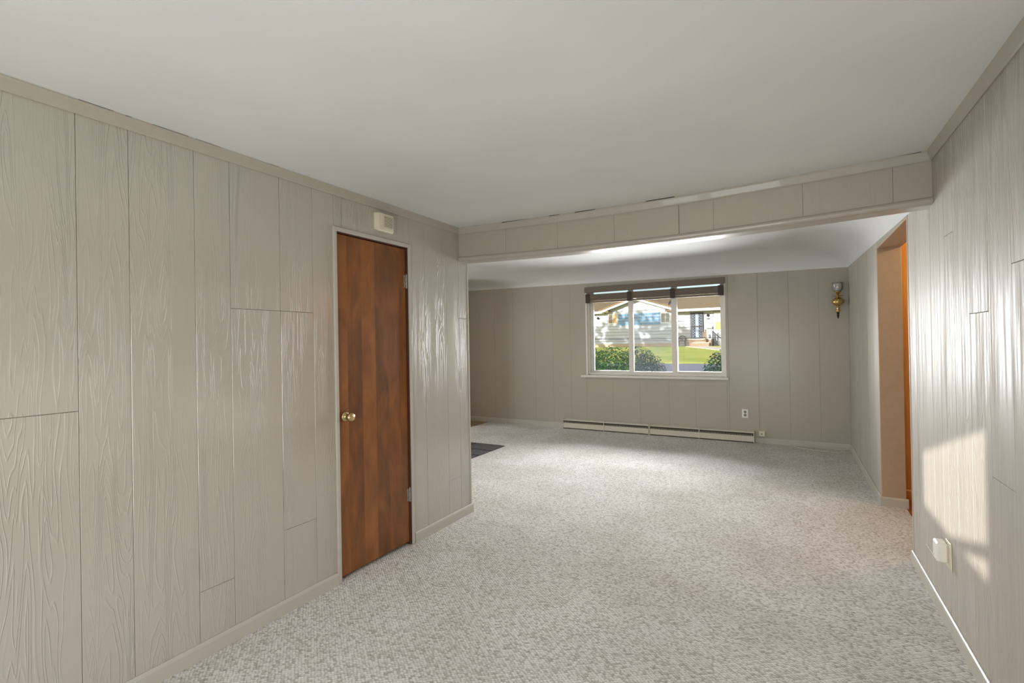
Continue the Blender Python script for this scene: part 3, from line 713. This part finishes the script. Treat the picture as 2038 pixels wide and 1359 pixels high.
# ------------------------------------------------------------------ house across the street
HX0, HX1, HY = -17.5, -8.15, 40.0
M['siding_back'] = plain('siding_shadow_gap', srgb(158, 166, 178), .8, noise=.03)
hs = thing('neighbour_house', 'white sided house with a blue shingle panel across the street', 'house', (-11, HY, .95))
part(MB().box(HX0, HX1, HY, HY+8, 1.2, 3.95), 'wall', 'siding_back', hs)
part(MB().box(HX0, HX1, HY-.03, HY+8, .8, 1.2), 'foundation', 'foundation', hs)
def board(x0, x1, z, y=HY, h=.222, x0t=None, x1t=None):
    x0t = x0 if x0t is None else x0t; x1t = x1 if x1t is None else x1t
    mb = MB(); mb.add([(x0, y-.06, z), (x1, y-.06, z), (x1t, y-.008, z+h), (x0t, y-.008, z+h), (x0, y+.01, z), (x1, y+.01, z), (x1t, y+.01, z+h), (x0t, y+.01, z+h)],
                      [(0, 1, 2, 3), (4, 7, 6, 5), (0, 4, 5, 1), (3, 2, 6, 7), (0, 3, 7, 4), (1, 5, 6, 2)])
    return part(mb, 'siding_board', 'siding', hs)
for k in range(11): board(HX0, HX1, 1.2+k*.25)
AX, AZ, SL = -11.0, 4.95, .335
for k in range(4):
    z = 3.95+k*.25; w0 = (AZ-.04-z)/SL; w1 = max(.02, (AZ-.04-z-.25)/SL)
    board(AX-w0, min(AX+w0, HX1+.4), z, HY, .225, AX-w1-.07, AX+w1+.07)
part(MB().prism([(AX-3.0, 3.94), (AX+2.9, 3.94), (AX, AZ-.03)], 'y', HY+.005, HY+.2), 'gable_wall', 'siding', hs)
OH = .55
for s, x1 in ((-1, -14.05), (1, -7.95)):
    xe, ze = x1, AZ-abs(x1-AX)*SL
    part(MB().prism([(AX, AZ+.02), (xe, ze+.02), (xe, ze-.14), (AX, AZ-.14)], 'y', HY-OH-.03, HY-OH), 'bargeboard', 'fascia', hs)
    part(MB().prism([(AX, AZ+.16), (xe-.0*s, ze+.16), (xe, ze+.03), (AX, AZ+.03)], 'y', HY-OH-.04, HY+6), 'roof_slope', 'roof_shingle', hs)
    part(MB().prism([(AX, AZ-.02), (xe, ze-.02), (xe, ze-.05), (AX, AZ-.05)], 'y', HY-OH, HY), 'soffit', 'soffit', hs)
# main roof left of the gable and right over the porch
part(MB().prism([(HY-OH, 3.98), (HY+5.0, 5.9), (HY+5.0, 5.75), (HY-OH, 3.86)], 'x', -18.0, -13.2), 'main_roof', 'roof_shingle', hs)
part(MB().cbox(-18.0, -13.75, HY-OH-.05, HY-OH, 3.80, 3.99, .01), 'eave_fascia', 'fascia', hs)
part(MB().box(-18.0, -13.6, HY-OH, HY, 3.80, 3.83), 'soffit', 'soffit', hs)
part(MB().prism([(HY+.9, 4.48), (HY+5.0, 5.9), (HY+5.0, 5.75), (HY+.9, 4.30)], 'x', -13.2, -8.6), 'main_roof', 'roof_shingle', hs)
PX1, PY = -1.0, HY+.5
part(MB().box(HX1-.1, PX1, PY, PY+7, .9, 3.9), 'wall', 'siding_back', hs)
part(MB().prism([(HY-.35, 3.84), (HY+5.0, 5.9), (HY+5.0, 5.75), (HY-.35, 3.72)], 'x', -8.6, PX1+.4), 'main_roof', 'roof_shingle', hs)
part(MB().cbox(-7.75, PX1+.4, HY-.40, HY-.35, 3.67, 3.86, .01), 'eave_fascia', 'fascia', hs)
part(MB().box(-8.1, PX1+.4, HY-.35, PY, 3.68, 3.71), 'soffit', 'soffit', hs)
for k in range(11): board(-8.15, -6.86, .95+k*.25, PY)
for k in range(11): board(-5.72, -5.16, .95+k*.25, PY)
for k in range(4): board(-5.16, PX1, .95+k*.25+.05, PY)
# windows of the house
def hwin(x0, x1, z0, z1, y, split, gl=('house_glass', 'house_glass')):
    f = part(MB().cbox(x0-.07, x1+.07, y-.07, y-.01, z0-.07, z1+.07, .01), 'window', 'fascia', hs)
    if split == 'v':
        xm = (x0+x1)/2; pcs = ((x0, xm-.02, z0, z1), (xm+.02, x1, z0, z1))
    else:
        zm = (z0+z1)/2; pcs = ((x0, x1, zm+.03, z1), (x0, x1, z0, zm-.03))
    for q, (a, b, c, d) in enumerate(pcs):
        part(MB().box(a, b, y-.085, y-.072, c, d), 'pane', gl[q], f)
    return f
hwin(-13.34, -12.66, 2.97, 3.72, HY, 'v', ('house_glass', 'curtain'))
hwin(-8.96, -8.32, 2.90, 3.62, HY, 'v')
hwin(-5.0, -3.2, 2.2, 3.45, PY, 'h', ('siding', 'curtain'))
# blue shingle panel between the two windows
for r in range(4):
    z = 2.74+r*.255; row = MB()
    for i in range(23):
        x = -12.50+i*.150
        row.add([(x+.008, HY-.075, z), (x+.142, HY-.075, z), (x+.142, HY-.045, z+.26), (x+.008, HY-.045, z+.26), (x+.008, HY-.03, z), (x+.142, HY-.03, z), (x+.142, HY-.03, z+.26), (x+.008, HY-.03, z+.26)],
                [(0, 1, 2, 3), (0, 4, 5, 1), (3, 2, 6, 7), (0, 3, 7, 4), (1, 5, 6, 2)])
    part(row, 'shingle_row', 'blue_shingle', hs)
part(MB().box(-12.53, -9.03, HY-.042, HY-.01, 2.72, 3.78), 'shingle_backing', 'blue_shingle', hs)
# storm door with scrolled iron grille
dx0, dx1, dz0, dz1 = -6.80, -5.84, 1.50, 3.58
dd = part(MB().cbox(dx0, dx1, PY-.06, PY-.01, dz0, dz1, .01), 'storm_door', 'iron', hs, False, 'dark iron storm door with scrollwork')
for a, b in ((dz0+.10, 2.43), (2.53, dz1-.08)):
    part(MB().box(dx0+.10, dx1-.10, PY-.066, PY-.061, a, b), 'panel', 'storm_panel', dd)
gr = MB()
for i in range(8):
    x = dx0+.14+i*.097
    if i in (3, 4): continue
    gr.tube([(x, PY-.085, dz0+.08), (x, PY-.085, dz1-.06)], .014, 6)
for side in (dx0+.22, dx1-.22):
    for k in range(9):
        z = dz0+.22+k*.21
        gr.tube([(side+.075*math.cos(t), PY-.088, z+.085*math.sin(t)) for t in [i*math.pi/5 for i in range(11)]], .016, 5)
part(gr, 'grille', 'iron', dd)
part(MB().cbox(dx0, dx1, PY-.095, PY-.062, 2.43, 2.53, .006), 'crossbar', 'iron', dd)
# porch light, house number plates, wall lamp
for (x, z, y) in ((-5.50, 3.32, PY), (-14.29, 3.42, HY)):
    part(MB().lathe([(0, .14), (.05, .12), (.10, .03), (.11, 0), (.09, -.01), (.06, -.08), (0, -.09)], 12, (x, y-.12, z)), 'wall_lamp', 'iron', hs)
part(MB().cbox(-5.60, -5.36, PY-.05, PY-.03, 3.02, 3.10, .005), 'number_plate', 'iron', hs)
part(MB().cbox(-5.62, -5.14, PY-.06, PY-.03, 2.26, 2.33, .005).cbox(-5.22, -5.14, PY-.06, PY-.03, 2.26, 2.46, .005), 'mailbox', 'house_glass', hs)

# front steps: a brick stoop, individual bricks on the front face
st = thing('front_steps', 'brick front steps below the iron door across the street', 'steps', (-6.1, 39.9, .93))
part(MB().box(-6.86, -5.2, 39.6, PY-.11, .8, 1.48), 'core', 'mortar', st)
part(MB().box(-6.5, -5.3, 39.2, 39.6, .8, 1.2), 'core', 'mortar', st)
for r in range(6):
    for i in range(7):
        x = -6.86+i*.238-(.119 if r % 2 else 0); a, b = max(x, -6.86), min(x+.225, -5.2)
        if b-a > .05: part(MB().box(a, b, 39.58, 39.62, .82+r*.105, .82+r*.105+.092), 'brick', 'brick', st)
for r in range(3):
    for i in range(5):
        x = -6.5+i*.24; part(MB().box(x, x+.226, 39.18, 39.22, .86+r*.105, .86+r*.105+.092), 'brick', 'brick', st)
part(MB().cbox(-6.9, -5.16, 39.55, PY-.11, 1.47, 1.52, .01), 'tread', 'concrete', st)
part(MB().cbox(-6.54, -5.26, 39.15, 39.6, 1.19, 1.23, .01), 'tread', 'concrete', st)
# railing and posts
rl = thing('stair_railing', 'iron railing sloping down beside the brick steps across the street', 'railing', (-5.0, 39.5, .95))
part(MB().tube([(-5.10, 39.9, 2.05), (-4.55, 39.2, 1.60), (-3.9, 38.6, 1.2)], .03, 6), 'handrail', 'iron', rl)
part(MB().tube([(-5.10, 39.9, 1.30), (-4.55, 39.2, .98)], .02, 6), 'bottom_rail', 'iron', rl)
for i in range(7):
    t = i/6; part(MB().tube([(-5.10+.55*t, 39.9-.7*t, 1.30-.32*t), (-5.10+.55*t, 39.9-.7*t, 2.05-.45*t)], .014, 5), 'baluster', 'iron', rl)
part(MB().cbox(-5.14, -5.06, 39.86, 39.94, .93, 2.12, .008), 'newel', 'iron', rl)
for x, y, h, zb in ((-5.56, 39.4, 2.16, 1.232), (-5.74, 39.78, 1.98, 1.522)):
    pt = thing('porch_post', 'taller brown wooden post on the brick steps' if h > 2.1 else 'shorter brown wooden post nearest the iron door', 'post', (x, y, zb))
    part(MB().cbox(x-.055, x+.055, y-.055, y+.055, zb, h, .01), 'shaft', 'post_wood', pt)
    part(MB().cbox(x-.07, x+.07, y-.07, y+.07, h, h+.05, .012), 'cap', 'post_wood', pt)
# patio chair
cx, cy, cz = -7.32, 39.55, .945
pc = thing('patio_chair', 'brown plastic patio chair on the lawn beside the brick steps', 'chair', (cx, cy, cz))
part(MB().cbox(cx-.25, cx+.25, cy-.24, cy+.22, cz+.38, cz+.42, .012), 'seat', 'chair_plastic', pc)
arch = [(cx-.27, cy+.2, cz+.40)]+[(cx-.27*math.cos(t), cy+.24, cz+.58+.24*math.sin(t)) for t in [i*math.pi/8 for i in range(9)]]+[(cx+.27, cy+.2, cz+.40)]
bk = part(MB().tube(arch, .028, 6), 'backrest', 'chair_plastic', pc)
for i in range(4):
    x = cx-.15+i*.10; part(MB().cbox(x-.02, x+.02, cy+.225, cy+.245, cz+.42, cz+.60+.22*math.sqrt(max(0, 1-((x-cx)/.27)**2)), .004), 'back_slat', 'chair_plastic', bk)
for s in (-1, 1):
    part(MB().tube([(cx+s*.26, cy+.22, cz+.62), (cx+s*.29, cy-.05, cz+.62), (cx+s*.29, cy-.22, cz+.58), (cx+s*.27, cy-.24, cz+.40)], .024, 6), 'armrest', 'chair_plastic', pc)
    for t in (-.22, .20): part(MB().tube([(cx+s*.24, cy+t, cz+.39), (cx+s*.27, cy+t*1.1, cz)], .024, 6), 'leg', 'chair_plastic', pc)
# long low cable strung in front of the house
tag(MB().tube([(-15.2, 39.3, 1.64), (-11.5, 39.3, 1.60), (-8.2, 39.3, 1.57), (-6.0, 38.9, 1.57), (-3.5, 38.9, 1.57)], .022, 5).obj('strung_cable', 'iron'), 'thin dark cable strung low along the front of the white house', 'cable')

# ------------------------------------------------------------------ shrubs and a shade tree
def leaf_cloud(blobs, n, size, rnd):
    mb = MB()
    tot = sum(b[3]*b[4]*b[5] for b in blobs)
    for (x, y, z, rx, ry, rz) in blobs:
        for _ in range(int(n*rx*ry*rz/tot)):
            d = Vector((rnd.gauss(0, 1), rnd.gauss(0, 1), rnd.gauss(0, 1))).normalized()
            r = .62+.40*rnd.random()**.6
            c = Vector((x+d.x*rx*r, y+d.y*ry*r, z+d.z*rz*r))
            nrm = (d+Vector((rnd.uniform(-.8, .8), rnd.uniform(-.8, .8), rnd.uniform(-.2, 1.0)))).normalized()
            t = nrm.cross(Vector((rnd.uniform(-1, 1), rnd.uniform(-1, 1), rnd.uniform(-1, 1)))).normalized(); b = nrm.cross(t)
            s = size*rnd.uniform(.6, 1.3)
            mb.add([c-t*s, c+b*s*.45, c+t*s, c-b*s*.45], [(0, 1, 2, 3)])
    return mb
def shrub(name, label, blobs, n, size, mat, stems, seed):
    rnd = random.Random(seed); x = sum(b[0] for b in blobs)/len(blobs); y = blobs[0][1]
    r = thing(name, label, 'shrub', (x, y, gz(y)))
    f = part(leaf_cloud(blobs, n, size, rnd), 'foliage', mat, r)
    st_ = MB()
    for (sx_, sy_) in stems:
        st_.tube([(sx_, sy_, gz(sy_)-.02), (sx_+.05, sy_, .3), (sx_-.02, sy_+.03, .8)], [.03, .022, .012], 6)
    part(st_, 'stems', 'bark', r)
shrub('hedge', 'bright green feathery hedge outside the left window pane', [(-3.58, 9.15, .74, .60, .45, .58), (-3.02, 9.15, .72, .48, .45, .60), (-3.15, 9.1, .35, .7, .45, .6)], 9000, .032, 'leaf_bright', [(-3.5, 9.15), (-3.05, 9.15)], 1)
shrub('hedge', 'dark rounded shrub seen through the hazy middle window pane', [(-2.83, 10.2, .66, .52, .48, .64), (-2.58, 10.2, .55, .40, .46, .62), (-2.74, 10.15, .3, .63, .42, .55)], 9000, .03, 'leaf_dark', [(-2.74, 10.2)], 2)
shrub('hedge', 'dark green shrub at the right edge of the right window pane', [(-1.02, 9.6, .72, .40, .42, .50), (-.95, 9.5, .4, .5, .42, .52)], 6000, .03, 'leaf_dark', [(-1.0, 9.6)], 3)
tr_r = random.Random(9)
tt = thing('street_tree', 'leafy tree outside the frame whose shade dapples the white house', 'tree', (-20.5, 21, gz(21)))
part(MB().tube([(-20.5, 21, .25), (-20.4, 21, 3.5), (-20.6, 21.1, 7.5)], [.25, .2, .08], 8), 'trunk', 'bark', tt)
part(leaf_cloud([(-20.0, 21, 7.6, 3.2, 2.6, 1.7), (-22.2, 21.4, 6.6, 2.0, 2.0, 1.4), (-17.6, 20.6, 7.2, 1.8, 1.6, 1.2)], 330, .55, tr_r), 'crown', 'leaf_dark', tt)
